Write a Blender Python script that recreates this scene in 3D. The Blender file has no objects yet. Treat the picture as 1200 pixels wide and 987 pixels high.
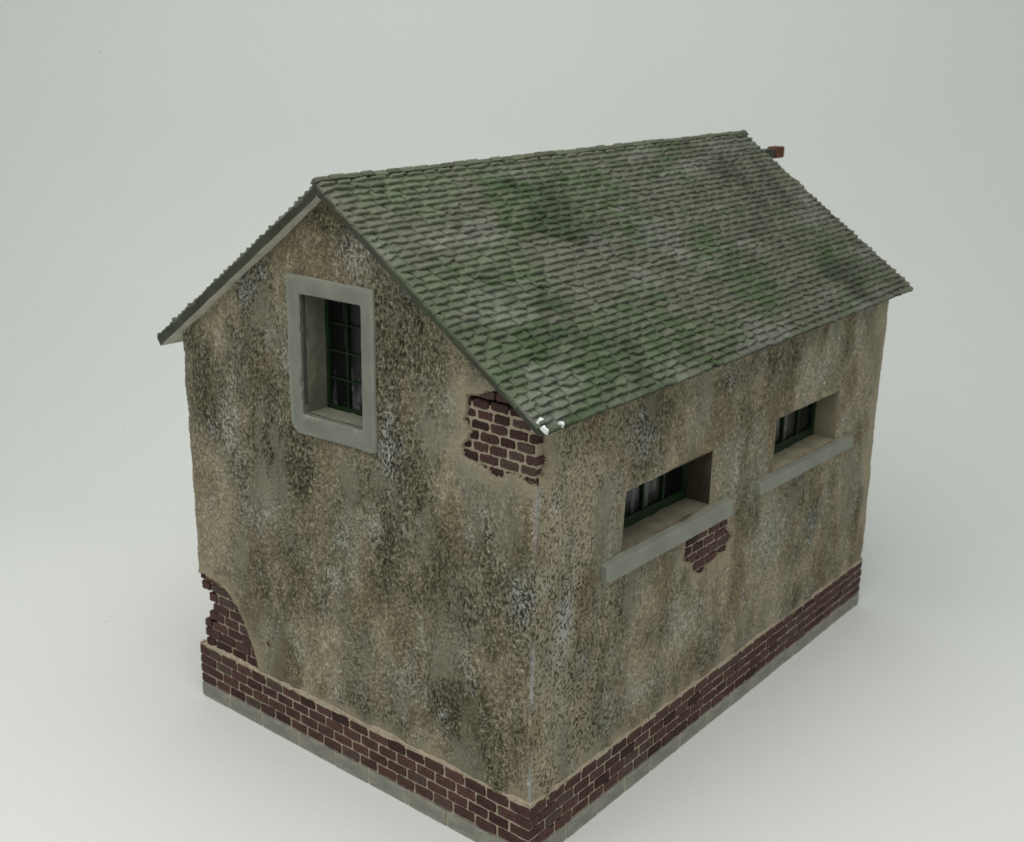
import bpy, math, random
import numpy as np
from mathutils import Matrix, Vector
random.seed(7)
rng = np.random.default_rng(11)
scene = bpy.context.scene
COL = scene.collection

# ------------------------------------------------------------------ dimensions (1 unit = 1 m of the modelled building)
W, L = 3.6, 5.538            # gable width, side length
ZC, ZB = 0.134, 0.488        # top of concrete base, top of brick plinth
PL = 0.013                   # plinth stands proud of the plaster
XR = -1.833                  # ridge
ZR0, ZR1 = 4.585, 4.722      # ridge height front / back
OF, OBR, OBE = 0.133, 0.262, 0.334
XE, ZE = 0.1155, 3.318       # right eave
XL, ZL = -3.822, 3.212       # left eave
TP = 0.105                   # roof thickness, perpendicular
RC = 0.015                   # corner radius of the plaster

# ------------------------------------------------------------------ noise (numpy)
_perm = np.arange(256); np.random.default_rng(3).shuffle(_perm); _perm = np.concatenate([_perm, _perm, _perm])
_g = np.random.default_rng(5).normal(size=(256, 3)); _g /= np.linalg.norm(_g, axis=1)[:, None]

def pn(P, scale, seed=0):
    """gradient noise, roughly -0.6..0.6; P is (n,3)"""
    p = P * np.asarray(scale, dtype=float) + np.array([seed * 17.13, seed * 5.71, seed * 9.37]) + 400.0
    i = np.floor(p).astype(np.int64); f = p - i; i &= 255
    w = f * f * f * (f * (f * 6 - 15) + 10)
    out = np.zeros(len(p))
    for dx in (0, 1):
        wx = w[:, 0] if dx else 1 - w[:, 0]
        for dy in (0, 1):
            wy = w[:, 1] if dy else 1 - w[:, 1]
            for dz in (0, 1):
                wz = w[:, 2] if dz else 1 - w[:, 2]
                h = _perm[_perm[_perm[i[:, 0] + dx] + i[:, 1] + dy] + i[:, 2] + dz]
                g = _g[h]
                out += wx * wy * wz * (g[:, 0] * (f[:, 0] - dx) + g[:, 1] * (f[:, 1] - dy) + g[:, 2] * (f[:, 2] - dz))
    return out * 1.15

def fbm(P, scale, seed=0, o=3):
    s = np.asarray(scale, dtype=float); r = 0; a = 1
    for k in range(o):
        r = r + a * pn(P, s, seed + k); s = s * 2.03; a *= .5
    return r

def ss(a, b, x):
    t = np.clip((x - a) / (b - a), 0, 1); return t * t * (3 - 2 * t)

def mix(a, b, t):
    return a + (b - a) * t[:, None]

def sdpoly(U, V, poly):
    """signed distance, positive inside"""
    inside = np.zeros(len(U), bool); d = np.full(len(U), 1e9)
    n = len(poly)
    for k in range(n):
        (x0, y0), (x1, y1) = poly[k], poly[(k + 1) % n]
        ex, ey = x1 - x0, y1 - y0
        t = np.clip(((U - x0) * ex + (V - y0) * ey) / (ex * ex + ey * ey), 0, 1)
        d = np.minimum(d, np.hypot(U - x0 - t * ex, V - y0 - t * ey))
        c = ((y0 > V) != (y1 > V)) & (U < (x1 - x0) * (V - y0) / (y1 - y0 + 1e-12) + x0)
        inside ^= c
    return np.where(inside, d, -d)

# ------------------------------------------------------------------ materials
def new_mat(name):
    m = bpy.data.materials.new(name); m.use_nodes = True
    nt = m.node_tree; nt.nodes.clear()
    o = nt.nodes.new('ShaderNodeOutputMaterial'); b = nt.nodes.new('ShaderNodeBsdfPrincipled')
    nt.links.new(b.outputs[0], o.inputs[0])
    return m, nt, b

def node(nt, t, **kw):
    n = nt.nodes.new(t)
    for k, v in kw.items():
        if hasattr(n, k): setattr(n, k, v)
        else: n.inputs[k].default_value = v
    return n

def noise(nt, scale, detail=4, rough=.6, vec=None):
    n = nt.nodes.new('ShaderNodeTexNoise'); n.inputs['Scale'].default_value = scale
    n.inputs['Detail'].default_value = detail; n.inputs['Roughness'].default_value = rough
    if vec is None:
        tc = nt.nodes.new('ShaderNodeTexCoord'); vec = tc.outputs['Object']
    nt.links.new(vec, n.inputs['Vector'])
    return n.outputs['Fac']

def maprange(nt, v, a, b, c, d):
    n = nt.nodes.new('ShaderNodeMapRange')
    for k, x in zip(('From Min', 'From Max', 'To Min', 'To Max'), (a, b, c, d)): n.inputs[k].default_value = x
    nt.links.new(v, n.inputs['Value']); return n.outputs['Result']

def mulcol(nt, col, fac):
    n = nt.nodes.new('ShaderNodeVectorMath'); n.operation = 'SCALE'
    nt.links.new(col, n.inputs[0]); nt.links.new(fac, n.inputs['Scale']); return n.outputs[0]

def mixcol(nt, fac, a, b):
    n = nt.nodes.new('ShaderNodeMix'); n.data_type = 'RGBA'
    nt.links.new(fac, n.inputs[0])
    for k, x in ((6, a), (7, b)):
        if isinstance(x, tuple): n.inputs[k].default_value = x + (1,)
        else: nt.links.new(x, n.inputs[k])
    return n.outputs[2]

def bump(nt, b, h, strength, dist):
    n = nt.nodes.new('ShaderNodeBump'); n.inputs['Strength'].default_value = strength; n.inputs['Distance'].default_value = dist
    nt.links.new(h, n.inputs['Height']); nt.links.new(n.outputs[0], b.inputs['Normal'])

def painted(name, rough, fine, amt, bstr, bdist):
    """pigment from the 'paint' attribute broken up by fine procedural noise"""
    m, nt, b = new_mat(name)
    a = nt.nodes.new('ShaderNodeAttribute'); a.attribute_name = 'paint'
    n = noise(nt, fine, 5, .65)
    f = maprange(nt, n, .3, .7, 1 - amt, 1 + amt)
    nt.links.new(mulcol(nt, a.outputs['Color'], f), b.inputs['Base Color'])
    b.inputs['Roughness'].default_value = rough
    b.inputs['Specular IOR Level'].default_value = .25
    bump(nt, b, n, bstr, bdist)
    return m

def plain(name, c1, c2, scale, rough, bstr=.3, bdist=.01, spec=.3):
    m, nt, b = new_mat(name)
    n = noise(nt, scale, 6, .6)
    nt.links.new(mixcol(nt, maprange(nt, n, .35, .65, 0, 1), c1, c2), b.inputs['Base Color'])
    b.inputs['Roughness'].default_value = rough; b.inputs['Specular IOR Level'].default_value = spec
    bump(nt, b, noise(nt, scale * 9, 4), bstr, bdist)
    return m

def plaster_mat():
    m, nt, b = new_mat('plaster')
    a = nt.nodes.new('ShaderNodeAttribute'); a.attribute_name = 'paint'
    tc = nt.nodes.new('ShaderNodeTexCoord'); mp = nt.nodes.new('ShaderNodeMapping'); mp.inputs['Scale'].default_value = (1, 1, .62)
    nt.links.new(tc.outputs['Object'], mp.inputs['Vector'])
    def fil(scale, w):
        n = noise(nt, scale, 1.5, .5, mp.outputs[0])
        s1 = nt.nodes.new('ShaderNodeMath'); s1.operation = 'SUBTRACT'; nt.links.new(n, s1.inputs[0]); s1.inputs[1].default_value = .5
        s2 = nt.nodes.new('ShaderNodeMath'); s2.operation = 'ABSOLUTE'; nt.links.new(s1.outputs[0], s2.inputs[0])
        return maprange(nt, s2.outputs[0], .0, w, 1, 0)
    def op(o, x, y):
        q = nt.nodes.new('ShaderNodeMath'); q.operation = o
        for i, v in enumerate((x, y)):
            if isinstance(v, (int, float)): q.inputs[i].default_value = v
            else: nt.links.new(v, q.inputs[i])
        return q.outputs[0]
    f1 = fil(42, .075); f2 = fil(78, .09); patch = maprange(nt, noise(nt, 16, 3, .6), .35, .65, .25, 1)
    f = op('MULTIPLY', op('MAXIMUM', f1, op('MULTIPLY', f2, .8)), patch)
    gr = a.outputs['Alpha']
    k = op('ADD', 1.0, op('MULTIPLY', gr, op('SUBTRACT', op('MULTIPLY', f, 1.35), .31)))
    k = op('MULTIPLY', k, maprange(nt, noise(nt, 95, 3, .6), .3, .7, .93, 1.07))
    nt.links.new(mulcol(nt, a.outputs['Color'], k), b.inputs['Base Color'])
    b.inputs['Roughness'].default_value = .9; b.inputs['Specular IOR Level'].default_value = .2
    bump(nt, b, op('MULTIPLY', f, gr), .45, .010)
    return m
M_PLASTER = plaster_mat()
M_BRICK = painted('brick', .85, 45, .3, .5, .01)
M_TILE = painted('slate_tile', .72, 55, .25, .5, .008)
M_CONC = painted('concrete', .85, 40, .10, .3, .006)
M_TRIM = painted('render_trim', .85, 30, .04, .25, .006)
M_FRAME = plain('green_frame_paint', (.008, .022, .008), (.015, .037, .012), 14, .5)
M_SOFFIT = plain('bare_soffit', (.40, .385, .32), (.55, .53, .45), 9, .85)
M_VERGE = plain('verge_paint', (.036, .036, .024), (.066, .072, .048), 3, .75)
M_RUST = plain('rust_red_paint', (.085, .028, .014), (.13, .05, .028), 12, .8)
M_WHITE = plain('bare_resin', (.85, .86, .86), (.72, .73, .72), 20, .8)
M_DARK = plain('dark_interior', (.02, .02, .018), (.03, .028, .025), 3, .95)

def glass_mat():
    m, nt, b = new_mat('streaked_glass')
    tc = nt.nodes.new('ShaderNodeTexCoord'); mp = nt.nodes.new('ShaderNodeMapping')
    mp.inputs['Scale'].default_value = (4.6, 4.6, .6)
    nt.links.new(tc.outputs['Object'], mp.inputs['Vector'])
    n = noise(nt, 1.9, 3, .5, mp.outputs[0])
    f = maprange(nt, n, .56, .62, 0, 1)
    f2 = maprange(nt, noise(nt, 24, 4, .6), .35, .65, .3, 1)
    mm = nt.nodes.new('ShaderNodeMath'); mm.operation = 'MULTIPLY'
    nt.links.new(f, mm.inputs[0]); nt.links.new(f2, mm.inputs[1])
    nt.links.new(mixcol(nt, mm.outputs[0], (.006, .006, .0065), (.12, .128, .132)), b.inputs['Base Color'])  # grey vertical streaks mixed into the near-black pane colour
    b.inputs['Roughness'].default_value = .22; b.inputs['Specular IOR Level'].default_value = .35
    bump(nt, b, noise(nt, 9, 2), .15, .02)
    return m
M_GLASS = glass_mat()

# ------------------------------------------------------------------ mesh helpers
def link(name, verts, faces, mat, parent=None, paint=None, smooth=False):
    me = bpy.data.meshes.new(name)
    V = np.asarray(verts, dtype=np.float32)
    if isinstance(faces, np.ndarray):           # (n,4) quads, fast path
        n = len(faces)
        me.vertices.add(len(V)); me.vertices.foreach_set('co', V.ravel())
        me.loops.add(4 * n); me.loops.foreach_set('vertex_index', faces.astype(np.int32).ravel())
        me.polygons.add(n)
        me.polygons.foreach_set('loop_start', np.arange(0, 4 * n, 4, dtype=np.int32))
        me.polygons.foreach_set('loop_total', np.full(n, 4, dtype=np.int32))
        me.update(calc_edges=True)
    else:
        me.from_pydata([tuple(map(float, v)) for v in V], [], [tuple(f) for f in faces]); me.update()
    if paint is not None:
        at = me.attributes.new('paint', 'FLOAT_COLOR', 'POINT')
        c = np.ones((len(V), 4), dtype=np.float32); c[:, :paint.shape[1]] = np.clip(paint, 0.004, .95)
        at.data.foreach_set('color', c.ravel())
    if smooth: me.polygons.foreach_set('use_smooth', np.ones(len(me.polygons), dtype=bool))
    for mm in (mat if isinstance(mat, (list, tuple)) else [mat]): me.materials.append(mm)
    o = bpy.data.objects.new(name, me); COL.objects.link(o)
    if parent: o.parent = parent
    return o

class MB:
    def __init__(s): s.v, s.f, s.c = [], [], []
    def add(s, vs, fs, cs=None):
        b = len(s.v); s.v += [tuple(v) for v in vs]; s.f += [tuple(i + b for i in f) for f in fs]
        if cs is not None: s.c += [tuple(c) for c in cs]
    def hexa(s, p8, c=None):
        """p8: bottom four ccw then top four"""
        s.add(p8, [(3, 2, 1, 0), (4, 5, 6, 7), (0, 1, 5, 4), (1, 2, 6, 5), (2, 3, 7, 6), (3, 0, 4, 7)], None if c is None else [c] * 8)
    def box(s, a, b, c=None):
        (x0, y0, z0), (x1, y1, z1) = a, b
        s.hexa([(x0, y0, z0), (x1, y0, z0), (x1, y1, z0), (x0, y1, z0), (x0, y0, z1), (x1, y0, z1), (x1, y1, z1), (x0, y1, z1)], c)
    def build(s, name, mat, parent=None, smooth=False):
        return link(name, s.v, s.f, mat, parent, np.array(s.c) if s.c else None, smooth)

def bevel(o, w, seg=2):
    m = o.modifiers.new('bevel', 'BEVEL'); m.width = w; m.segments = seg; m.limit_method = 'ANGLE'
    return o

# ------------------------------------------------------------------ the house
house = bpy.data.objects.new('model_house', None); COL.objects.link(house)
house.location = (0, 0, 0)
house['label'] = 'weathered plaster model house with mossy green slate roof and brick plinth'
house['category'] = 'model house'

def eave(y):
    t = (y + OF) / (L + OF + OBE)          # the hand-made eave rises a little towards the back
    return .155 - .0395 * t, 3.235 + .083 * t

def roof_under_right(x, y):
    XE, ZE = eave(y)
    zr = ZR0 + (ZR1 - ZR0) * (y + OF) / (L + OF + OBR)
    return zr + (ZE - zr) * (x - XR) / (XE - XR) - .07 * 1.19
def roof_under_left(x, y):
    zr = ZR0 + (ZR1 - ZR0) * (y + OF) / (L + OF + OBR)
    return zr + (ZL - zr) * (XR - x) / (XR - XL) - .104 * 1.22

# patches where plaster has fallen: polygons in wall coordinates
PATCH_EAVE = [(-.60, 3.30), (-.61, 3.12), (-.545, 3.05), (-.64, 2.93), (-.60, 2.87), (-.46, 2.83), (-.36, 2.79), (-.2, 2.84), (-.08, 2.80), (.1, 2.80), (.1, 3.4), (-.2, 3.42), (-.4, 3.34)]
PATCH_LEFT = [(-3.8, 1.185), (-3.52, 1.165), (-3.43, 1.15), (-3.30, 1.13), (-3.20, 1.10), (-3.12, 1.02), (-3.05, .95), (-2.98, .85), (-2.93, .74), (-2.88, .6), (-2.85, .50), (-2.82, .40), (-3.8, .4)]
PATCH_SILL = [(1.90, 1.9), (1.88, 1.77), (1.86, 1.70), (1.98, 1.67), (2.05, 1.54), (2.14, 1.49), (2.25, 1.53), (2.36, 1.51), (2.45, 1.58), (2.56, 1.575), (2.62, 1.66), (2.57, 1.75), (2.55, 1.9)]
WIN_G = (-2.15, -1.53, 2.86, 3.745)     # opening in the gable
WIN_1 = (1.01, 2.22, 2.06, 2.50)
WIN_2 = (3.29, 4.55, 2.045, 2.515)

def grid_lines(a, b, breaks, step):
    ks = sorted([a, b] + [k for k in breaks if a < k < b]); out = []
    for p, q in zip(ks[:-1], ks[1:]):
        n = max(1, int(round((q - p) / step))); out.append(np.linspace(p, q, n, endpoint=False))
    out.append(np.array([b])); return np.concatenate(out)

def blob(U, V, u, v, ru, rv, nz):
    return np.exp(-(((U - u) / ru) ** 2 + ((V - v) / rv) ** 2) * (1 + .9 * nz))

def plaster_wall(name, which, ulen, step, zmax, holes, patches, flip=False):
    """u runs along the wall; outer corner arcs are included for the gables"""
    ub = [h[0] for h in holes] + [h[1] for h in holes]; vb = [h[2] for h in holes] + [h[3] for h in holes]
    z0 = ZB - .03
    arc = RC * math.pi / 2
    if which in ('gable', 'rear'):
        us = grid_lines(-W + RC - arc, -RC + arc, ub + [-W + RC, -RC], step)
    else:
        us = grid_lines(RC, L - RC, ub, step)
    vs = grid_lines(z0, zmax, vb, step)
    U, Z = np.meshgrid(us, vs, indexing='ij'); nu, nv = U.shape; U = U.ravel(); Z = Z.ravel()
    n = len(U); P = np.zeros((n, 3)); N = np.zeros((n, 3)); P[:, 2] = Z
    if which in ('gable', 'rear'):
        P[:, 0] = U; N[:, 1] = -1
        for side in (1, -1):
            e = (U + RC) if side == 1 else (-W + RC - U)
            k = e > 0; th = np.clip(e[k] / RC, 0, math.pi / 2)
            cx = -RC if side == 1 else -W + RC
            P[k, 0] = cx + side * RC * np.sin(th); P[k, 1] = RC - RC * np.cos(th)
            N[k, 0] = side * np.sin(th); N[k, 1] = -np.cos(th)
        if which == 'rear':
            P[:, 1] = L - P[:, 1]; N[:, 1] *= -1
    elif which == 'side':
        P[:, 1] = U; N[:, 0] = 1
    else:
        P[:, 0] = -W; P[:, 1] = U; N[:, 0] = -1
    # --- relief fields, all evaluated in 3D so that corners stay continuous
    warp = np.stack([pn(P, 9, 21), pn(P, 9, 22), pn(P, 9, 23)], 1) * .035
    Q = P + warp
    a = pn(Q, (50, 50, 33), 1); b = pn(Q, (88, 88, 62), 2); c = pn(Q, (54, 54, 42), 3); e1 = pn(P, (120, 120, 95), 4)
    worm = .62 * a + .5 * b + .3 * e1               # bright flecks
    pit = .25 - ss(.10, .26, c + .35 * b + .25 * e1)     # smooth skin with pits
    big = fbm(P, (1.6, 1.6, 1.15), 5, 4); big2 = fbm(P, (2.6, 2.6, 1.1), 9, 4); mid = fbm(P, (5.5, 5.5, 3.0), 13, 3)
    stre = .6 * fbm(P, (5.2, 5.2, 1.0), 17, 3)
    onside = N[:, 0].clip(0, 1) * np.exp(-(P[:, 1] / 1.0) ** 2)     # pitted skin beside the near corner
    h = worm * (1 - .85 * onside) + pit * .9 * onside
    # --- patches and smooth zones
    sd = np.full(n, -9.)
    jag = mid * .040 + b * .022 + a * .012
    uu = P[:, 0] if which in ('gable', 'rear') else P[:, 1]
    for poly in patches: sd = np.maximum(sd, sdpoly(uu, Z, poly) + jag)
    smooth = ss(-.20, -.02, sd + .06 * big2) * .9
    for (h0, h1, h2, h3) in holes:
        d = np.maximum.reduce([h0 - U, U - h1, h2 - Z, Z - h3])
        smooth = np.maximum(smooth, (.8 if which == 'gable' else .6) * ss(.11 if which == 'gable' else .06, .0, d + .08 * mid))
    smooth = np.maximum(smooth, .75 * ss(.10, .0, Z - ZB + .12 * mid - .02))
    smooth = np.maximum(smooth, .7 * ss(.20, .55, big2 + .5 * mid))          # trowelled bare areas
    if which == 'side': smooth = np.maximum(smooth, .9 * ss(.26, .14, L - U + .03 * mid))
    rough = 1 - smooth
    disp = h * .014 * (.18 + .82 * rough) * (1 - .55 * onside) + mid * .015 + big * .02
    disp += .006 * ss(-.06, -.012, sd) * ss(.01, -.012, sd)
    if which in ('gable', 'side'): disp *= 1 - .85 * np.exp(-((P[:, 0] + .005) ** 2 + (P[:, 1] - .005) ** 2) / .03 ** 2)
    disp -= ss(-.012, .022, sd) * .085
    P2 = P + N * disp[:, None]
    # --- pigment
    umber = np.array([.075, .058, .035]); buff = np.array([.330, .284, .200]); grey = np.array([.240, .226, .170])
    olive = np.array([.100, .092, .055]); ochre = np.array([.178, .139, .082]); pale = np.array([.40, .41, .40]); black = np.array([.028, .026, .019])
    col = mix(np.tile(buff, (n, 1)), np.tile(grey, (n, 1)), ss(-.1, .35, big2))
    col = mix(col, np.tile(ochre, (n, 1)), .75 * ss(.0, .4, fbm(P, (1.9, 1.9, 1.2), 31, 3) + .15 * stre))
    # dirt: soft stains, those under verge and eave partly painted shade, where they sit on the walls of the photographed model
    dirt_shade = .40 + 1.25 * big + .34 * stre + .5 * mid
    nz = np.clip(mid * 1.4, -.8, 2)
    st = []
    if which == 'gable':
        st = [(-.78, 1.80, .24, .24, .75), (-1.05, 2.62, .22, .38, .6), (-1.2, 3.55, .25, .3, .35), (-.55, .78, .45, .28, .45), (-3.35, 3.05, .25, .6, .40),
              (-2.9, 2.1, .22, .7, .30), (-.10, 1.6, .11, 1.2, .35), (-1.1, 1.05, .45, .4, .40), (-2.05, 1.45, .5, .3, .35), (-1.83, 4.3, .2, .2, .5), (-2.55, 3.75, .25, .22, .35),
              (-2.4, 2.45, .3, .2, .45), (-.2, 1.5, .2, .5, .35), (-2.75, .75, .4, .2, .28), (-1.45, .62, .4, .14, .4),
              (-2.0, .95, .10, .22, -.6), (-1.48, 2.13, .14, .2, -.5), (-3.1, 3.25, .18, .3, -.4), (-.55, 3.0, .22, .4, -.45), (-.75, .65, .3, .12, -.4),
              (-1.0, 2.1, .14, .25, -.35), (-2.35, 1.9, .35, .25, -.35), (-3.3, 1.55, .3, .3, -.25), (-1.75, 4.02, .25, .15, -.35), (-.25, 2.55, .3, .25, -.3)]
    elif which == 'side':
        dirt_shade = dirt_shade - .16 - .22 * np.exp(-(U / 1.1) ** 2)
        st = [(1.2, 2.95, .8, .12, .5), (2.6, 3.02, .9, .08, .4), (.45, 2.6, .2, .5, .1), (.9, 1.75, .35, .1, .45), (1.5, 1.25, .35, .3, .4), (2.05, 1.3, .2, .25, .5), (3.2, 1.4, .3, .4, .4), (.75, .75, .4, .2, .5),  # long bands below the eave: weathering mixed with painted eave shade
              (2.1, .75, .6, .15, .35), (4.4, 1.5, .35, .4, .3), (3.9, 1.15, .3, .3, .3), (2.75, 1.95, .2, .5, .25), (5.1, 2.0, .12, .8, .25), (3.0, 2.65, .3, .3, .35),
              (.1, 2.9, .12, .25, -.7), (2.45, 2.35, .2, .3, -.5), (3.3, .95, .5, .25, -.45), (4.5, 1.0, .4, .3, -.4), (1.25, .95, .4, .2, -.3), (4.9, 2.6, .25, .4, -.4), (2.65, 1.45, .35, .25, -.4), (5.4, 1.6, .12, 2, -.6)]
    for (u, v, ru, rv, k) in st: dirt_shade = dirt_shade + k * blob(U, Z, u, v, ru, rv, nz)
    dirt_shade = np.clip(dirt_shade, 0, 1.25)
    col = mix(col, np.tile(olive, (n, 1)) , np.clip(.74 * dirt_shade, 0, .88) * (.35 + .65 * rough))
    # wash sits in the hollows, dry brush on the tops
    hollow = ss(.12, -.30, h) * (1 - onside) + onside * ss(.05, -.35, h)
    wash = mix(np.tile(umber, (n, 1)), np.tile(black, (n, 1)), np.maximum(ss(.1, .5, dirt_shade - .3 + big2), .8 * onside))
    col = mix(col, wash, np.clip(hollow * (.30 + .62 * dirt_shade + .38 * onside) * (.15 + .85 * rough), 0, .93))
    top = ss(.10, .36, h)
    col = mix(col, np.tile(buff * 1.2, (n, 1)), .45 * top * rough)
    wz = .55 * ss(.16, .5, fbm(P, (3.4, 3.4, 2.2), 41, 3) + .1 * stre)
    if which == 'gable':
        for (u, v, ru, rv) in [(-1.46, 2.14, .09, .12), (-.12, 2.0, .10, .18), (-3.05, 2.55, .12, .3), (-2.75, 3.72, .12, .10), (-1.85, 1.6, .14, .10), (-2.75, 1.9, .15, .2), (-1.3, 2.75, .1, .3), (-1.6, 4.1, .15, .15), (-.55, 2.3, .04, .05)]:
            wz = np.maximum(wz, 1.0 * blob(U, Z, u, v, ru, rv, nz))
    if which == 'side':
        for (u, v, ru, rv) in [(.35, 1.75, .08, .3), (1.2, 2.8, .12, .12), (1.9, 1.15, .2, .2), (2.6, 2.2, .08, .35), (1.3, .8, .3, .12), (4.7, 2.15, .06, .12), (3.3, 1.5, .25, .3), (4.1, 2.8, .3, .15)]:
            wz = np.maximum(wz, .9 * blob(U, Z, u, v, ru, rv, nz))
    col = mix(col, np.tile(pale, (n, 1)), np.clip(.72 * ss(.02, .30, h + .12) * wz, 0, .9) * (.3 + .7 * rough))
    # bare light edge along the near corner and the lip of the broken plaster
    edge = np.exp(-((P[:, 0] + .008) ** 2 + (P[:, 1] - .008) ** 2) / .012 ** 2) if which in ('gable', 'side') else 0 * U
    col = mix(col, np.tile(pale * .85, (n, 1)), np.clip(.95 * edge * ss(-.35, .15, pn(P, (3, 3, 2.2), 51) + (1.6 - Z) * .15), 0, 1))
    col = mix(col, np.tile(np.array([.33, .28, .19]), (n, 1)), .6 * ss(-.09, -.005, sd + .06 * big2))
    col = mix(col, np.tile(np.array([.34, .285, .195]), (n, 1)), .55 * ss(.05, .0, Z - ZB + .04 * mid))
    col = mix(col, np.tile(black * 1.4, (n, 1)), .8 * ss(.004, .025, sd))
    # --- faces
    I = np.arange(n).reshape(nu, nv)
    F = np.stack([I[:-1, :-1], I[1:, :-1], I[1:, 1:], I[:-1, 1:]], -1).reshape(-1, 4)
    fu = U[F].mean(1); fz = Z[F].mean(1); keep = np.ones(len(F), bool)
    for (h0, h1, h2, h3) in holes: keep &= ~((fu > h0) & (fu < h1) & (fz > h2) & (fz < h3))
    if which in ('gable', 'rear'):
        y = 0 if which == 'gable' else L
        lim = np.where(fu > XR, roof_under_right(fu, y), roof_under_left(fu, y)) + .04
        keep &= fz < lim
    if which == 'side': keep &= fz < roof_under_right(0, fu) + .02
    keep &= sd[F].min(1) < .03
    F = F[keep]
    if which in ('far', 'rear') : F = F[:, ::-1]
    used = np.unique(F); remap = np.full(n, -1); remap[used] = np.arange(len(used))
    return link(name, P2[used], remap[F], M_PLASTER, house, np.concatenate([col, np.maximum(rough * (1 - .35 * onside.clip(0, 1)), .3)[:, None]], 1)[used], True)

STEP = .0065
gable = plaster_wall('gable_wall', 'gable', W, STEP, 4.62, [WIN_G], [PATCH_EAVE, PATCH_LEFT])
side = plaster_wall('side_wall', 'side', L, STEP, 3.38, [WIN_1, WIN_2], [PATCH_SILL, [(-.3, 2.84), (.07, 2.86), (.09, 3.0), (.06, 3.2), (-.3, 3.25)]])
rear = plaster_wall('gable_wall', 'rear', W, .03, 4.75, [], [])
far = plaster_wall('side_wall', 'far', L, .03, 3.30, [], [[(-.3, 1.2), (.14, 1.16), (.22, .9), (.2, .4), (-.3, .4)]])
far['label'] = 'side wall without windows'
# dark lining so that openings and gaps stay closed
mb = MB(); mb.box((-W + .32, .32, ZC), (-.32, L - .32, 3.1)); mb.build('inner_core', M_DARK, house)

# ------------------------------------------------------------------ bricks
MORTAR = np.array([.44, .37, .275])
def brick_col(k=1.):
    b = np.array([.071, .0345, .0295]) * random.uniform(.78, 1.2) * k
    r = random.random()
    if r < .14: b = b * .55 + np.array([.07, .058, .048]) * .5
    elif r < .3: b *= .62
    return b

def brick(mb, o, u, nrm, s0, s1, z0, z1, front, depth, col, rnd=.007, jit=.003):
    """irregular block: ring of outline points, bevelled to its front face"""
    o = np.array(o, float); u = np.array(u, float); nrm = np.array(nrm, float)
    pts = []
    wl, hl = s1 - s0, z1 - z0; k = 5 if wl > hl * 1.3 else 3
    c = min(rnd * 1.2, wl * .3, hl * .3)
    for i in range(k + 1): pts.append((s0 + c + (wl - 2 * c) * i / k, z0))
    for i in range(3): pts.append((s1, z0 + c + (hl - 2 * c) * i / 2))
    for i in range(k + 1): pts.append((s1 - c - (wl - 2 * c) * i / k, z1))
    for i in range(3): pts.append((s0, z1 - c - (hl - 2 * c) * i / 2))
    pts = [(a + random.uniform(-jit, jit), b + random.uniform(-jit, jit)) for a, b in pts]
    n = len(pts); cs, cz = (s0 + s1) / 2, (z0 + z1) / 2
    vs, cc = [], []
    tilt = random.uniform(-.002, .002)
    for dep, ins in ((-depth, 0), (front - rnd * .8, 0), (front, rnd)):
        for a, b in pts:
            sx = 1 - ins / max(wl / 2, .02); sz = 1 - ins / max(hl / 2, .02)
            p = o + u * (cs + (a - cs) * sx) + nrm * (dep + (tilt + random.uniform(-.0015, .0015) if dep >= 0 or ins else 0)) + np.array([0, 0, cz + (b - cz) * sz])
            vs.append(p); cc.append(col * (random.uniform(.85, 1.2)) * (1.25 if ins else 1))
    vs.append(o + u * cs + nrm * (front + tilt) + np.array([0, 0, cz])); cc.append(col)
    fs = []
    for r in range(2):
        for i in range(n):
            j = (i + 1) % n; fs.append((r * n + i, r * n + j, (r + 1) * n + j, (r + 1) * n + i))
    for i in range(n): fs.append((2 * n + i, 2 * n + (i + 1) % n, 3 * n))
    mb.add(vs, fs, cc)

FACES = [((-W - PL, 0, 0), (1, 0, 0), (0, -1, 0), W + 2 * PL), ((0, -PL, 0), (0, 1, 0), (1, 0, 0), L + 2 * PL),
         ((PL, L, 0), (-1, 0, 0), (0, 1, 0), W + 2 * PL), ((-W, L + PL, 0), (0, -1, 0), (-1, 0, 0), L + 2 * PL)]
mb = MB()
R4 = (ZB - ZC) / 4
for fi, (o, u, nrm, ln) in enumerate(FACES):
    for r in range(4):
        x = -.10 if (r + fi) % 2 else 0
        while x < ln - .01:
            w = random.uniform(.185, .212)
            a, b = max(x, 0), min(x + w, ln)
            if ln - b < .06: b = ln
            if b - a > .03:
                dz = random.uniform(-.004, .004)
                brick(mb, o, u, nrm, a + (.0085 if a > 0 else 0), b - (.0085 if b < ln else 0), ZC + r * R4 + .0075, ZC + (r + 1) * R4 - (.0075 if r < 3 else .0) + dz,
                      PL + random.uniform(-.001, .004), .10, brick_col())
            x = b if b == ln else x + w
plinth_bricks = mb
m2 = MB()   # mortar bed, with a rough buff fillet along the top
mcol = MORTAR
m2.box((-W - PL + .009, -PL + .009, ZC - .02), (PL - .009, L + PL - .009, ZB - .012), mcol)
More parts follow.
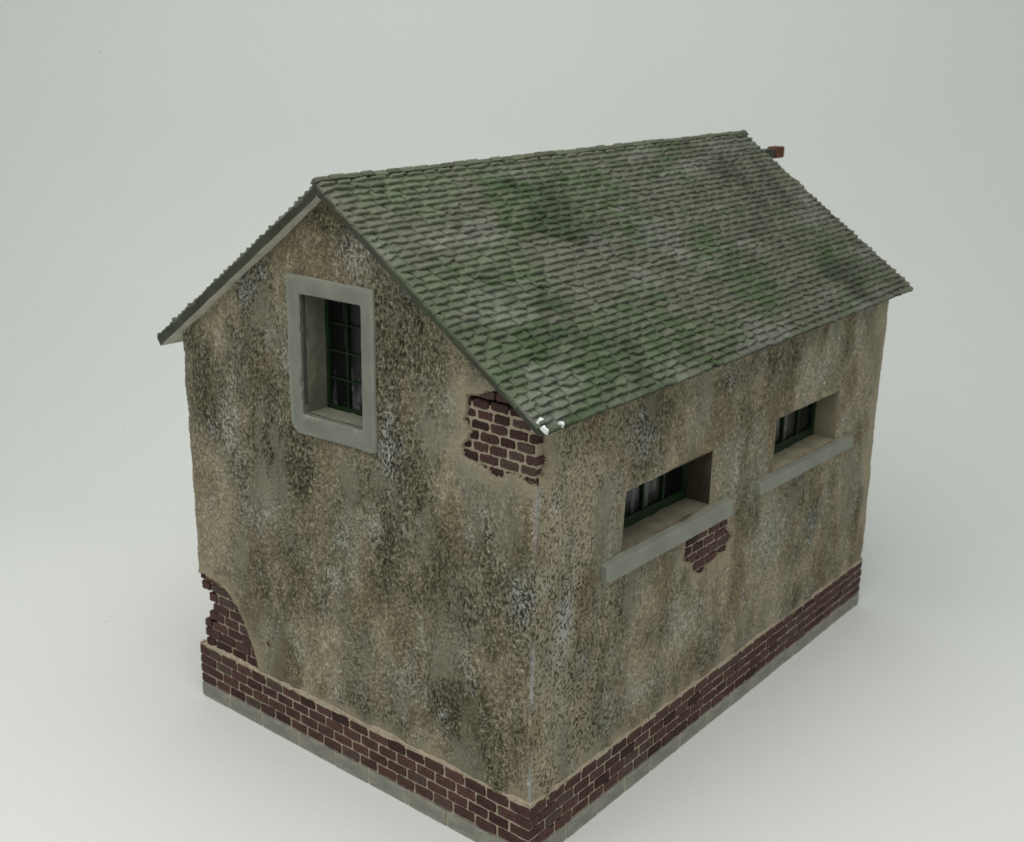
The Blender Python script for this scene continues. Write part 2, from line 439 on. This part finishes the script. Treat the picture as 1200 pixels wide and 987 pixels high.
for (o, u, nrm, ln) in FACES:
    o = np.array(o, float); u = np.array(u, float); nv = np.array(nrm, float); k = int(ln / .02); vs = []; cs = []
    for i in range(k + 1):
        s = ln * i / k; p = np.array([[s, 3.3, ln]])
        d = pn(p, (4, 1, 1), 71)[0] * .03 + pn(p, (17, 1, 1), 73)[0] * .018
        out = PL * .55 + d * .4; drop = ZB - .018 + d
        for (dn, z) in ((-.03, ZB + .035 + d * .7), (.012, ZB + .022 + d * .8), (max(out, .008), ZB + .004 + d * .6), (max(out, .008) + .002, drop), (-.02, drop - .01)):
            vs.append(o + u * s + nv * dn + np.array([0, 0, z])); cs.append(mcol * random.uniform(.8, 1.15))
    fs = [(i * 5 + j, (i + 1) * 5 + j, (i + 1) * 5 + j + 1, i * 5 + j + 1) for i in range(k) for j in range(4)]
    m2.add(vs, [f[::-1] for f in fs], cs)
plinth = plinth_bricks.build('brick_plinth', M_BRICK, house)
m2.build('mortar', M_CONC, plinth)

def brick_patch(name, parent, o, u, nrm, rows, poly, z_base, course, blen, front, starts=None, xmin=-9, xmax=9, slab=None, k=1.):
    mb = MB(); o = np.array(o, float)
    for r in range(rows):
        z0 = z_base + r * course
        x = (min(p[0] for p in poly) - .25) + (blen * .5 if r % 2 else 0) + random.uniform(-.02, .02)
        lo = xmin + (starts[r] if starts else 0)
        while x < max(p[0] for p in poly) + .2:
            w = blen * random.uniform(.9, 1.12); a, b = max(x, lo), min(x + w, xmax)
            x += w
            if b - a < .035: continue
            if nrm == (0, -1, 0) and z0 + course > roof_under_right(b, 0): continue
            S = np.array([a, (a + b) / 2, b] * 3); Z = np.repeat([z0, z0 + course / 2, z0 + course], 3)
            if sdpoly(S, Z, poly).max() < -.05: continue
            brick(mb, o, u, nrm, a + .009 * (a > lo), b - .009 * (b < xmax), z0 + .008, z0 + course - .008, front + random.uniform(-.006, .004), .14, brick_col(k), .008, .004)
    ob = mb.build(name, M_BRICK, parent)
    m = MB()
    for a, b in slab: m.box(a, b, MORTAR * .85)
    m.build('mortar', M_CONC, ob)
    return ob
brick_patch('exposed_brickwork', gable, (0, 0, 0), (1, 0, 0), (0, -1, 0), 10, PATCH_EAVE, 2.78, .072, .152, -.016, None, -.85, -.016,
            [((-.85, .026, 2.72), (-.030, .25, 3.25))], .8)['label'] = 'exposed bricks under the eave corner'
brick_patch('exposed_brickwork', gable, (0, 0, 0), (1, 0, 0), (0, -1, 0), 8, PATCH_LEFT, ZB + .004, .0875, .2, -.014,
            [.05, .03, .045, .10, .17, .12, .03, .015], -W, 9, [((-W + .20, .028, ZB - .05), (-2.7, .25, 1.27)), ((-W + .05, .035, 1.06), (-2.7, .25, 1.27)), ((-W + .08, .03, ZB - .05), (-2.7, .25, .72))])['label'] = 'exposed bricks at the broken lower left corner'
brick_patch('exposed_brickwork', side, (0, 0, 0), (0, 1, 0), (1, 0, 0), 6, PATCH_SILL, 1.44, .083, .172, -.012, None, 1.7, 2.8,
            [((-.2, 1.75, 1.40), (-.024, 2.75, 1.9))], 1.1)['label'] = 'exposed bricks below the window sill'

# ------------------------------------------------------------------ concrete base of long blocks
mb = MB(); CG = np.array([.24, .232, .197])
BP = PL + .002
for (o, u, nrm, ln) in [((-W - BP, 0, 0), (1, 0, 0), (0, -1, 0), W + 2 * BP), ((0, -BP, 0), (0, 1, 0), (1, 0, 0), L + 2 * BP),
                        ((BP, L, 0), (-1, 0, 0), (0, 1, 0), W + 2 * BP), ((-W, L + BP, 0), (0, -1, 0), (-1, 0, 0), L + 2 * BP)]:
    x = 0
    while x < ln:
        w = random.uniform(.36, .46); b = min(x + w, ln)
        if ln - b < .15: b = ln
        brick(mb, o, u, nrm, x + (.005 if x > 0 else 0), b - (.005 if b < ln else 0), -.001, ZC - .004, BP + random.uniform(-.001, .002), .2, CG * random.uniform(.97, 1.03), .008, .0025)
        x = b
base = mb.build('concrete_base', M_CONC, house)
m = MB(); m.box((-W - BP + .006, -BP + .006, .004), (BP - .006, L + BP - .006, ZC - .006), MORTAR * 1.2); m.build('joint', M_CONC, base)

# ------------------------------------------------------------------ roof
def slope(xe, ze):
    d = np.array([xe - XR, 0, ze - (ZR0 + ZR1) / 2]); ln = np.linalg.norm(d); d /= ln
    nn = np.array([-d[2], 0, d[0]]) if d[0] > 0 else np.array([d[2], 0, -d[0]])
    return d, nn, ln
def surf(xe, ze, s, y):
    if xe > XR: xe, ze = eave(y)
    zr = ZR0 + (ZR1 - ZR0) * (y + OF) / (L + OF + OBR)
    return np.array([XR + (xe - XR) * s, y, zr + (ze - zr) * s])
def yback(s): return L + OBR + (OBE - OBR) * s

mb = MB(); TT = .040
roof_faces_soffit = []
def board(xe, ze):
    d, nn, ln = slope(xe, ze); n = 24; vs = []
    for i in range(n + 1):
        s = i / n
        for y in (-OF + (.035 if xe < XR else 0), yback(s)):
            w = .004 * math.sin(i * 1.7) + random.uniform(-.002, .002)
            sgn = -1 if y < 0 else 1
            p = surf(xe, ze, s, y); p[1] += sgn * w
            vs += [p - nn * TT, p - nn * ((.080 - .014 * s) if xe > XR else (.098 + .012 * s)) - (d * .02 if i == n and xe > XR else 0)]
    # mitre at the ridge: the two boards meet on the vertical ridge plane
    for y_i in (0, 1):
        vs[y_i * 2] = vs[y_i * 2] * np.array([0, 1, 1]) + np.array([XR, 0, 0]); vs[y_i * 2 + 1] = vs[y_i * 2 + 1] * np.array([0, 1, 1]) + np.array([XR, 0, 0])
    fs, sf = [], []
    for i in range(n):
        a = i * 4; b = a + 4
        fs += [(a, b, b + 2, a + 2), (a, a + 1, b + 1, b), (a + 2, b + 2, b + 3, a + 3)]
        sf.append((a + 1, a + 3, b + 3, b + 1))
    a = n * 4; fs.append((a, a + 1, a + 3, a + 2))
    if xe < XR: fs = [f[::-1] for f in fs]; sf = [f[::-1] for f in sf]
    return vs, fs, sf
vs1, fs1, sf1 = board(XE, ZE); vs2, fs2, sf2 = board(XL, ZL)
k = len(vs1)
allf = fs1 + sf1 + [tuple(i + k for i in f) for f in fs2 + sf2]
roof = link('roof', vs1 + vs2, allf, [M_VERGE, M_SOFFIT], house)
idx = [0] * len(fs1) + [1] * len(sf1) + [0] * len(fs2) + [1] * len(sf2)
roof.data.polygons.foreach_set('material_index', idx)

def tiles(name, xe, ze, rows, dens):
    d, nn, ln = slope(xe, ze); V, F, C, KIND = [], [], [], []
    NU = 6
    for r in range(rows):
        slo = (r + 1) / rows; sup = max(slo - 1.75 / rows, -.004)
        y0 = -OF + (.035 if xe < XR else 0); y = y0 + .004 - (random.uniform(.05, .11) if r % 2 else random.uniform(0, .03))
        rowwob = random.uniform(-.0015, .0015)
        while y < yback(slo) - .02:
            w = random.uniform(.13, .19); 
            if random.random() < .08: w *= 1.45
            a, b = max(y, y0 + random.uniform(-.006, .004)), min(y + w, yback(slo) + random.uniform(-.012, .012)); y += w
            if b - a < .03: continue
            gap = random.uniform(.003, .0075)
            lift = random.uniform(-.004, .007); skew = random.uniform(-.004, .004); drop = random.gauss(0, .0028) + .012 * (random.random() < .03)
            roll = random.uniform(-.004, .004)
            if r == rows - 1: drop = min(drop, .004) - .002; lift = min(lift, .0)
            chip = random.random(); tone = random.uniform(.85, 1.15)
            hue = random.random(); ph = random.uniform(0, 50)
            base = len(V)
            # stations down the tile: top, mid, just before edge, edge (rounded), foot toned near black as a painted shadow line
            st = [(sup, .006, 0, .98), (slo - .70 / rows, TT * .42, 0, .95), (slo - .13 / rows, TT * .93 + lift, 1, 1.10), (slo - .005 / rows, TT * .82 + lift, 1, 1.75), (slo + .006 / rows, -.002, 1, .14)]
            for q, (s, hh, ed, k) in enumerate(st):
                for i in range(NU):
                    t = i / (NU - 1); yy = a + gap + (b - a - 2 * gap) * t
                    jag = (.007 * math.sin(t * 7 + ph) * (chip < .35) + random.uniform(-.0022, .0022) + skew * (t - .5) * 2 + drop) if ed else 0
                    if ed and chip < .16 and (t > .6 if chip < .08 else t < .4): jag -= .016
                    edge = (.3 if (i == 0 and a < y0 + .02) or (i == NU - 1 and b > yback(slo) - .02) else .6) if i in (0, NU - 1) else 1.0
                    p = surf(xe, ze, s, yy) + d * (jag + (.002 if q == 4 else 0)) + nn * (-TT + (hh + roll * (t - .5) * 2) * (edge if q in (2, 3) else 1) + rowwob + .0015 * math.sin(t * 5 + ph))
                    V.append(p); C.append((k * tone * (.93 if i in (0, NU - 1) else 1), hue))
            for q in range(4):
                for i in range(NU - 1):
                    F.append((base + q * NU + i, base + q * NU + i + 1, base + (q + 1) * NU + i + 1, base + (q + 1) * NU + i))
            # side skirts
            for i in (0, NU - 1):
                b2 = len(V)
                for q in range(4):
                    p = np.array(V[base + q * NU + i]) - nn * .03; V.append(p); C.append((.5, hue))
                for q in range(3):
                    f = (base + q * NU + i, base + (q + 1) * NU + i, b2 + q + 1, b2 + q)
                    F.append(f if i == 0 else f[::-1])
    V = np.array(V); C = np.array(C); n = len(V); F = np.array(F)
    if xe > XR: F = F[:, ::-1]
    tone, hue = C[:, 0], C[:, 1]
    g = np.tile(np.array([.118, .120, .087]), (n, 1))
    g = mix(g, np.tile(np.array([.138, .134, .112]), (n, 1)), ss(.35, 1.3, .5 * hue + .9 * fbm(V, .9, 61)))
    g = mix(g, np.tile(np.array([.098, .120, .075]), (n, 1)), .85 * ss(.0, .3, fbm(V, (1.2, 1.2, 1.2), 63) + (.25 - .1 * V[:, 1])))
    moss = .8 * ss(.24, .6, fbm(V, (1.6, 1.6, 1.6), 66, 4) + .3 * (hue - .5))
    for (x, y, z, r) in [(-.3, .55, 3.6, .65), (-.1, 1.9, 3.45, .5), (-1.75, 3.9, 4.6, .45), (-.55, .8, 3.75, .4), (-.45, 3.3, 3.65, .5), (-1.1, 2.6, 4.1, .4), (-.4, 4.9, 3.6, .35), (-1.5, 1.6, 4.4, .4)]:
        dd = np.sqrt((V[:, 0] - x) ** 2 + (V[:, 1] - y) ** 2 + (V[:, 2] - z) ** 2) / r
        moss = np.maximum(moss, np.exp(-dd ** 2) * (.8 + 1.3 * pn(V, 6, 68) + .5 * (hue - .5)))
    g = mix(g, np.tile(np.array([.060, .094, .043]), (n, 1)), np.clip(.8 * moss * (.45 + 1.1 * hue), 0, .85))
    dark = ss(.1, .45, fbm(V, (1.3, 1.3, 1.3), 75, 3)); g = g * (1 - .38 * dark)[:, None]
    pale = ss(.12, .4, fbm(V, (2.2, 1.1, 2.2), 78, 3)); g = mix(g, np.tile(np.array([.19, .19, .165]), (n, 1)), .45 * pale)
    g = g * tone[:, None]
    return link(name, V, F, M_TILE, roof, g, False)
t1 = tiles('slate_tiles', XE, ZE, 38, 1)
t2 = tiles('slate_tiles', XL, ZL, 36, 1)

# ridge cap: a row of small slates lapped over the apex
V, F, C = [], [], []
y = -OF; d1, n1, _ = slope(XE, ZE); d2, n2, _ = slope(XL, ZL)
while y < L + OBR - .02:
    w = random.uniform(.12, .17); b = min(y + w, L + OBR + .01); base = len(V)
    lift = random.uniform(-.006, .006); tone = random.uniform(.7, 1.15); jt = random.uniform(-.008, .008)
    for yy, e in ((y + .003, .4), (y + .02, 1), (b - .02, 1), (b - .003, .4)):
        top = surf(XE, ZE, 0, yy)
        pr = [top + d1 * (.040 + jt) - n1 * .035, top + d1 * (.036 + jt) - n1 * (.004 - lift * e), top + d1 * .015 + n1 * (.006 * e + lift), top + np.array([0, 0, .008 * e + lift - .004]),
              top + d2 * .02 + n2 * (.003 * e + lift * .5), top + d2 * .045 - n2 * .008, top + d2 * .05 - n2 * .035]
        V += pr; C += [np.array([.14, .155, .105]) * tone * .85 * q for q in (.3, 1.15, 1, 1.05, .9, .9, .6)]
    for q in range(3):
        for i in range(6): F.append((base + q * 7 + i, base + q * 7 + i + 1, base + (q + 1) * 7 + i + 1, base + (q + 1) * 7 + i))
    F += [tuple(base + i for i in (6, 5, 4, 3, 2, 1, 0)), tuple(base + 21 + i for i in range(7))]
    y = b
link('ridge_tiles', V, [f[::-1] for f in F], M_TILE, roof, np.array(C))

# broken white chips on the near eave corner
def lump(mb, c, r, sq):
    vs = []; nlat, nlon = 4, 7
    for i in range(nlat + 1):
        for j in range(nlon):
            th = math.pi * i / nlat; ph = 2 * math.pi * j / nlon; q = random.uniform(.6, 1.2)
            vs.append((c[0] + r * sq[0] * q * math.sin(th) * math.cos(ph), c[1] + r * sq[1] * q * math.sin(th) * math.sin(ph), c[2] + r * sq[2] * q * math.cos(th)))
    fs = [(i * nlon + j, (i + 1) * nlon + j, (i + 1) * nlon + (j + 1) % nlon, i * nlon + (j + 1) % nlon) for i in range(nlat) for j in range(nlon)]
    mb.add(vs, fs)
def shard(mb, s0, s1, y0, y1, h):
    """angular flake: a jagged outline raised off the tile"""
    n = 9; c = ((s0 + s1) / 2, (y0 + y1) / 2); lo, hi = [], []
    for k in range(n):
        a = 2 * math.pi * k / n; q = random.uniform(.6, 1.1)
        s_, y_ = c[0] + (s1 - s0) / 2 * q * math.cos(a), c[1] + (y1 - y0) / 2 * q * math.sin(a)
        lo.append(surf(XE, ZE, s_, y_) - n1 * .02); s_ = c[0] + (s_ - c[0]) * .8; y_ = c[1] + (y_ - c[1]) * .8
        hi.append(surf(XE, ZE, s_, y_) + n1 * h * random.uniform(.1, 1.3))
    mid = surf(XE, ZE, *c) + n1 * h * 1.1
    mb.add(lo + hi + [mid], [(k, (k + 1) % n, n + (k + 1) % n, n + k) for k in range(n)] + [(n + k, n + (k + 1) % n, 2 * n) for k in range(n)])
for (s0, s1, y0, y1, h, lab) in [(.957, .971, -.128, -.055, .007, 'white bare chip on the verge tile'), (.978, 1.006, -.138, -.100, .008, 'white bare chip at the eave corner tip'), (.986, 1.004, .02, .068, .007, 'small white bare chip on the first eave tile')]:
    mb = MB(); shard(mb, s0, s1, y0, y1, h)
    mb.build('broken_tile', M_WHITE, roof)['label'] = lab

# ------------------------------------------------------------------ windows
TRIM = np.array([.218, .220, .182])
def window(name, o, u, nrm, op, depth, ncols, nrows, bar, label=None):
    """frame with glazing bars as the window's own mesh, pane behind, reveal round it"""
    o = np.array(o, float); u = np.array(u, float); nv = np.array(nrm, float); Zv = np.array([0, 0, 1.])
    s0, s1, z0, z1 = op
    def bx(mb, a0, a1, b0, b1, d0, d1):
        P = lambda a, dd, z: o + u * a - nv * dd + Zv * z
        mb.hexa([P(a0, d0, b0), P(a1, d0, b0), P(a1, d1, b0), P(a0, d1, b0), P(a0, d0, b1), P(a1, d0, b1), P(a1, d1, b1), P(a0, d1, b1)])
    mb = MB(); fw = bar * 2.0; e = .012
    bx(mb, s0 - e, s0 + fw, z0 - e, z1 + e, depth, depth + .05); bx(mb, s1 - fw, s1 + e, z0 - e, z1 + e, depth, depth + .05)
    bx(mb, s0 + fw, s1 - fw, z0 - e, z0 + fw * (1.15 if nrows > 1 else 1.9), depth + .002, depth + .05); bx(mb, s0 + fw, s1 - fw, z1 - fw, z1 + e, depth + .002, depth + .05)
    for i in range(1, ncols):
        c = s0 + fw + (s1 - s0 - 2 * fw) * i / ncols; bx(mb, c - bar / 2, c + bar / 2, z0 + fw, z1 - fw, depth + .008, depth + .046)
    for j in range(1, nrows):
        c = z0 + fw + (z1 - z0 - 2 * fw) * j / nrows; bx(mb, s0 + fw, s1 - fw, c - bar / 2, c + bar / 2, depth + .011, depth + .043)
    fr = mb.build(name, M_FRAME, house); bevel(fr, .004)
    if label: fr['label'] = label
    g = MB(); P = lambda a, dd, z: o + u * a - nv * dd + Zv * z
    bx(g, s0 - e, s1 + e, z0 - e, z1 + e, depth + .030, depth + .036)
    g.build('pane', M_GLASS, fr)
    return fr

def reveal(parent, o, u, nrm, op, depth, cols, wob=.006, lip=.0):
    """left, right, bottom, top faces of the opening as worked render; cols for each"""
    o = np.array(o, float); u = np.array(u, float); nv = np.array(nrm, float); Zv = np.array([0, 0, 1.]); s0, s1, z0, z1 = op
    V, F, C = [], [], []
    for k, (a0, b0, a1, b1) in enumerate([(s0, z0, s0, z1), (s1, z1, s1, z0), (s1, z0, s0, z0), (s0, z1, s1, z1)]):
        n = max(8, int(math.hypot(a1 - a0, b1 - b0) / .02)); m = 12; base = len(V)
        inn = u * {0: 1, 1: -1, 2: 0, 3: 0}[k] + Zv * {0: 0, 1: 0, 2: 1, 3: -1}[k]
        for i in range(n + 1):
            for j in range(m + 1):
                dd = -lip + (depth + .012 + lip) * j / m
                p = o + u * (a0 + (a1 - a0) * i / n) + Zv * (b0 + (b1 - b0) * i / n) - nv * dd
                q = p[None]
                w = fbm(q, 6, 81 + k)[0] * wob * 1.2 + pn(q, 24, 85)[0] * wob * .6
                fall = min(1, 3 * min(i, n - i) / n)
                V.append(p + inn * (w * fall * (1 if j else .5)))
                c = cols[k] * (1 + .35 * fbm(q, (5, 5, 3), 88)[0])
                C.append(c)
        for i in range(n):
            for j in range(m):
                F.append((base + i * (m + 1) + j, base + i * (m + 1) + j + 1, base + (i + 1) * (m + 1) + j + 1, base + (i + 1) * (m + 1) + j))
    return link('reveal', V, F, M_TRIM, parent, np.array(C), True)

BUFF = np.array([.29, .255, .18]); BROWN = np.array([.075, .055, .036])
gw = window('window', (0, 0, 0), (1, 0, 0), (0, -1, 0), WIN_G, .215, 3, 4, .013, 'tall gable window with twelve small panes')
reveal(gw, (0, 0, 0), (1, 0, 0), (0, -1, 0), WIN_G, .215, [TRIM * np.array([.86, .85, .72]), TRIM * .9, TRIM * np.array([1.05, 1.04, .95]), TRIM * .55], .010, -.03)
w1 = window('window', (0, 0, 0), (0, 1, 0), (1, 0, 0), WIN_1, .215, 4, 1, .02, 'low side window nearer the corner')
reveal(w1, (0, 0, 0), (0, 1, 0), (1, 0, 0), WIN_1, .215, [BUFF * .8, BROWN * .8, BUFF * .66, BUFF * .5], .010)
w2 = window('window', (0, 0, 0), (0, 1, 0), (1, 0, 0), WIN_2, .215, 4, 1, .02, 'low side window farther from the corner')
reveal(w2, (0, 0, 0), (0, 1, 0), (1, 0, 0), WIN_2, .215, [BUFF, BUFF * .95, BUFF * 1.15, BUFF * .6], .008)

# raised render surround of the gable window: outline points inside and outside, worn by hand
out = [(-2.285, 2.79), (-2.265, 2.735), (-2.215, 2.70), (-2.0, 2.705), (-1.75, 2.71), (-1.60, 2.712), (-1.455, 2.705), (-1.405, 2.72), (-1.398, 2.80), (-1.402, 3.2), (-1.400, 3.6), (-1.400, 3.85), (-1.412, 3.872), (-1.7, 3.872), (-2.0, 3.878), (-2.27, 3.878), (-2.29, 3.862), (-2.288, 3.5), (-2.29, 3.1)]
def dense(poly, step):
    r = []
    for (a, b), (c, d) in zip(poly, poly[1:] + poly[:1]):
        n = max(1, int(math.hypot(c - a, d - b) / step)); r += [(a + (c - a) * i / n, b + (d - b) * i / n) for i in range(n)]
    return r
def to_inner(p):
    cx, cz = (WIN_G[0] + WIN_G[1]) / 2, (WIN_G[2] + WIN_G[3]) / 2; ox, oz = -1.845, 3.29
    ax, az = (p[0] - ox) / .445, (p[1] - oz) / .585; k = max(abs(ax), abs(az), 1e-6); ax /= k; az /= k
    return (cx + ax * (WIN_G[1] - WIN_G[0]) / 2, cz + az * (WIN_G[3] - WIN_G[2]) / 2)
ring = dense(out, .02); V, F, C = [], [], []
for p in ring:
    i = to_inner(p); pa = np.array([[p[0], 0, p[1]]]); jo = pn(pa, 22, 91)[0] * .012; ji = pn(pa, 14, 92)[0] * .022 + pn(pa, 41, 93)[0] * .012
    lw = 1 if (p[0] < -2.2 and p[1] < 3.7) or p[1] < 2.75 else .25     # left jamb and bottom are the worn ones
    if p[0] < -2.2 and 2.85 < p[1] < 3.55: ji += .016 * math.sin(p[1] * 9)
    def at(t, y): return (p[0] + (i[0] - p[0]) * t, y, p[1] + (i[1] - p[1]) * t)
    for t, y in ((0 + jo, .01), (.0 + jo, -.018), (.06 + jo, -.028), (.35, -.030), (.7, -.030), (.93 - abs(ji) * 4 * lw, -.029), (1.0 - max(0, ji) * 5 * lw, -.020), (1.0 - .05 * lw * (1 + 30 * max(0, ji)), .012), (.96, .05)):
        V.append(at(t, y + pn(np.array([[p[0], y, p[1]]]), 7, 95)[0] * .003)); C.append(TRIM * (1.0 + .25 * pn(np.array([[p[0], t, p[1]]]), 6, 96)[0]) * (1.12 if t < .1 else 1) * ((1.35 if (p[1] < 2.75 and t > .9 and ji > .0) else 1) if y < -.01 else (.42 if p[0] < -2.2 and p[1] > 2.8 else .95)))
n = len(ring)
for a in range(n):
    b = (a + 1) % n
    for j in range(8): F.append((a * 9 + j, b * 9 + j, b * 9 + j + 1, a * 9 + j + 1))
sur = link('window_surround', V, F, M_TRIM, gw, np.array(C), False); bevel(sur, .003, 1)

def sill(parent, y0, y1, za, zb, out, skew0, skew1):
    """projecting slab, rough ends, a sloped weathered top"""
    V, F, C = [], [], []; n = 60
    for i in range(n + 1):
        t = i / n; y = y0 + (y1 - y0) * t; q = np.array([[0, y, za]])
        a = pn(q, (1, 5, 1), 97)[0] * .008; b = pn(q, (1, 17, 1), 98)[0] * .006
        zt = zb + skew0 * (1 - t) + skew1 * t + a * .5; zl = za + skew0 * (1 - t) + skew1 * t + b
        e = min(i, n - i); rr = .010 if e == 0 else 0
        for x, z in ((-.02, zl), (out - rr - .006, zl + rr), (out - rr, zl + .008 + rr), (out - rr + a * .4, (zl + zt) / 2), (out - rr, zt - .012 - rr), (out - .012 - rr, zt - rr), (-.02, zt + .012 - rr)):
            V.append((x, y, z)); C.append(TRIM * np.array([1.20, 1.20, 1.20]) * (1 + .2 * pn(np.array([[x, y, z]]), 5, 99)[0]))
    for i in range(n):
        for j in range(6): F.append((i * 7 + j, (i + 1) * 7 + j, (i + 1) * 7 + j + 1, i * 7 + j + 1))
    F += [tuple(range(6, -1, -1)), tuple(n * 7 + j for j in range(7))]
    return link('window_sill', V, [f[::-1] for f in F], M_TRIM, parent, np.array(C))
sill(w1, .745, 2.545, 1.90, 2.035, .058, .0, -.01)
sill(w2, 2.99, 4.88, 1.925, 2.035, .058, .0, -.02)

# ------------------------------------------------------------------ rust red beam end below the rear ridge
mb = MB()
xb, zb_ = -1.63, 4.502
mb.box((xb - .045, L - .1, zb_ - .05), (xb + .045, 6.06, zb_ + .035))
beam = bevel(mb.build('hoist_beam', M_VERGE, house), .012)
mb = MB(); mb.box((xb - .058, 6.03, zb_ - .064), (xb + .058, 6.23, zb_ + .055))
cap = bevel(mb.build('beam_cap', M_RUST, beam), .02); cap['label'] = 'rust red beam end behind the roof'

# ------------------------------------------------------------------ paper backdrop sweep
CAM = Vector((4.1669, -5.4556, 5.3128)); YAW, PIT, ROL, FPX = -.6763, -.2939, .0181, 1371.95
fwd_h = Vector((math.sin(YAW), math.cos(YAW), 0)); right_h = Vector((fwd_h.y, -fwd_h.x, 0))
prof = [(-8, 0), (0, 0), (6, 0), (11, 0), (13.5, 0)]
RB = 5.0
for i in range(1, 33):
    a = math.pi / 2 * i / 32 * .93; prof.append((13.5 + RB * math.sin(a), RB - RB * math.cos(a)))
d_, z_ = prof[-1]; prof += [(d_ + .55, z_ + 5), (d_ + 1.1, z_ + 10)]
V, F = [], []; K = 24
org = Vector((CAM.x, CAM.y, 0))
for (d, z) in prof:
    for j in range(K + 1):
        p = org + fwd_h * d + right_h * (-22 + 44 * j / K); V.append((p.x, p.y, z))
for i in range(len(prof) - 1):
    for j in range(K): F.append((i * (K + 1) + j, i * (K + 1) + j + 1, (i + 1) * (K + 1) + j + 1, (i + 1) * (K + 1) + j))
m, nt, b = new_mat('white_paper')
n1_ = noise(nt, .35, 3); n2_ = noise(nt, 30, 3)
c = mixcol(nt, maprange(nt, n1_, .35, .65, 0, 1), (.815, .828, .808), (.832, .84, .82))
c = mulcol(nt, c, maprange(nt, n2_, .3, .7, .975, 1.02))
tc = nt.nodes.new('ShaderNodeTexCoord'); vo = nt.nodes.new('ShaderNodeTexVoronoi'); vo.inputs['Scale'].default_value = 1.1
nt.links.new(tc.outputs['Object'], vo.inputs['Vector'])
sp = maprange(nt, vo.outputs['Distance'], .010, .022, .75, 1.0)
c = mulcol(nt, c, sp)
nt.links.new(c, b.inputs['Base Color']); b.inputs['Roughness'].default_value = .9; b.inputs['Specular IOR Level'].default_value = .2
bump(nt, b, noise(nt, 22, 4), .12, .01)
bd = link('backdrop', V, F, m, None, None, True); bd['kind'] = 'structure'

# ------------------------------------------------------------------ camera
cam_d = bpy.data.cameras.new('camera'); cam = bpy.data.objects.new('camera', cam_d); COL.objects.link(cam)
f = Vector((math.sin(YAW) * math.cos(PIT), math.cos(YAW) * math.cos(PIT), math.sin(PIT)))
r = f.cross(Vector((0, 0, 1))).normalized(); u = r.cross(f)
r2 = r * math.cos(ROL) + u * math.sin(ROL); u2 = -r * math.sin(ROL) + u * math.cos(ROL)
cam.matrix_world = Matrix(((r2.x, u2.x, -f.x, CAM.x), (r2.y, u2.y, -f.y, CAM.y), (r2.z, u2.z, -f.z, CAM.z), (0, 0, 0, 1)))
cam_d.sensor_width = 36; cam_d.lens = 36 * FPX / 1200; cam_d.clip_end = 200
cam_d.dof.use_dof = True; cam_d.dof.focus_distance = 7.6; cam_d.dof.aperture_fstop = 1.6
scene.camera = cam

# ------------------------------------------------------------------ light: diffuse room light, one broad soft lamp over the camera side
w = bpy.data.worlds.new('World'); scene.world = w; w.use_nodes = True
bg = w.node_tree.nodes['Background']; bg.inputs[0].default_value = (.93, 1, .965, 1); bg.inputs[1].default_value = .41
def area(name, loc, target, size, power, color):
    ld = bpy.data.lights.new(name, 'AREA'); ld.shape = 'DISK'; ld.size = size; ld.energy = power; ld.color = color
    o = bpy.data.objects.new(name, ld); COL.objects.link(o); o.location = loc
    o.rotation_euler = (Vector(target) - Vector(loc)).to_track_quat('-Z', 'Y').to_euler(); return o
area('soft_lamp', (-.4, -1.4, 11.5), (-1.2, .6, 1), 13, 1000, (1, .985, .95))
scene.view_settings.view_transform = 'Standard'; scene.view_settings.look = 'None'; scene.view_settings.exposure = 0
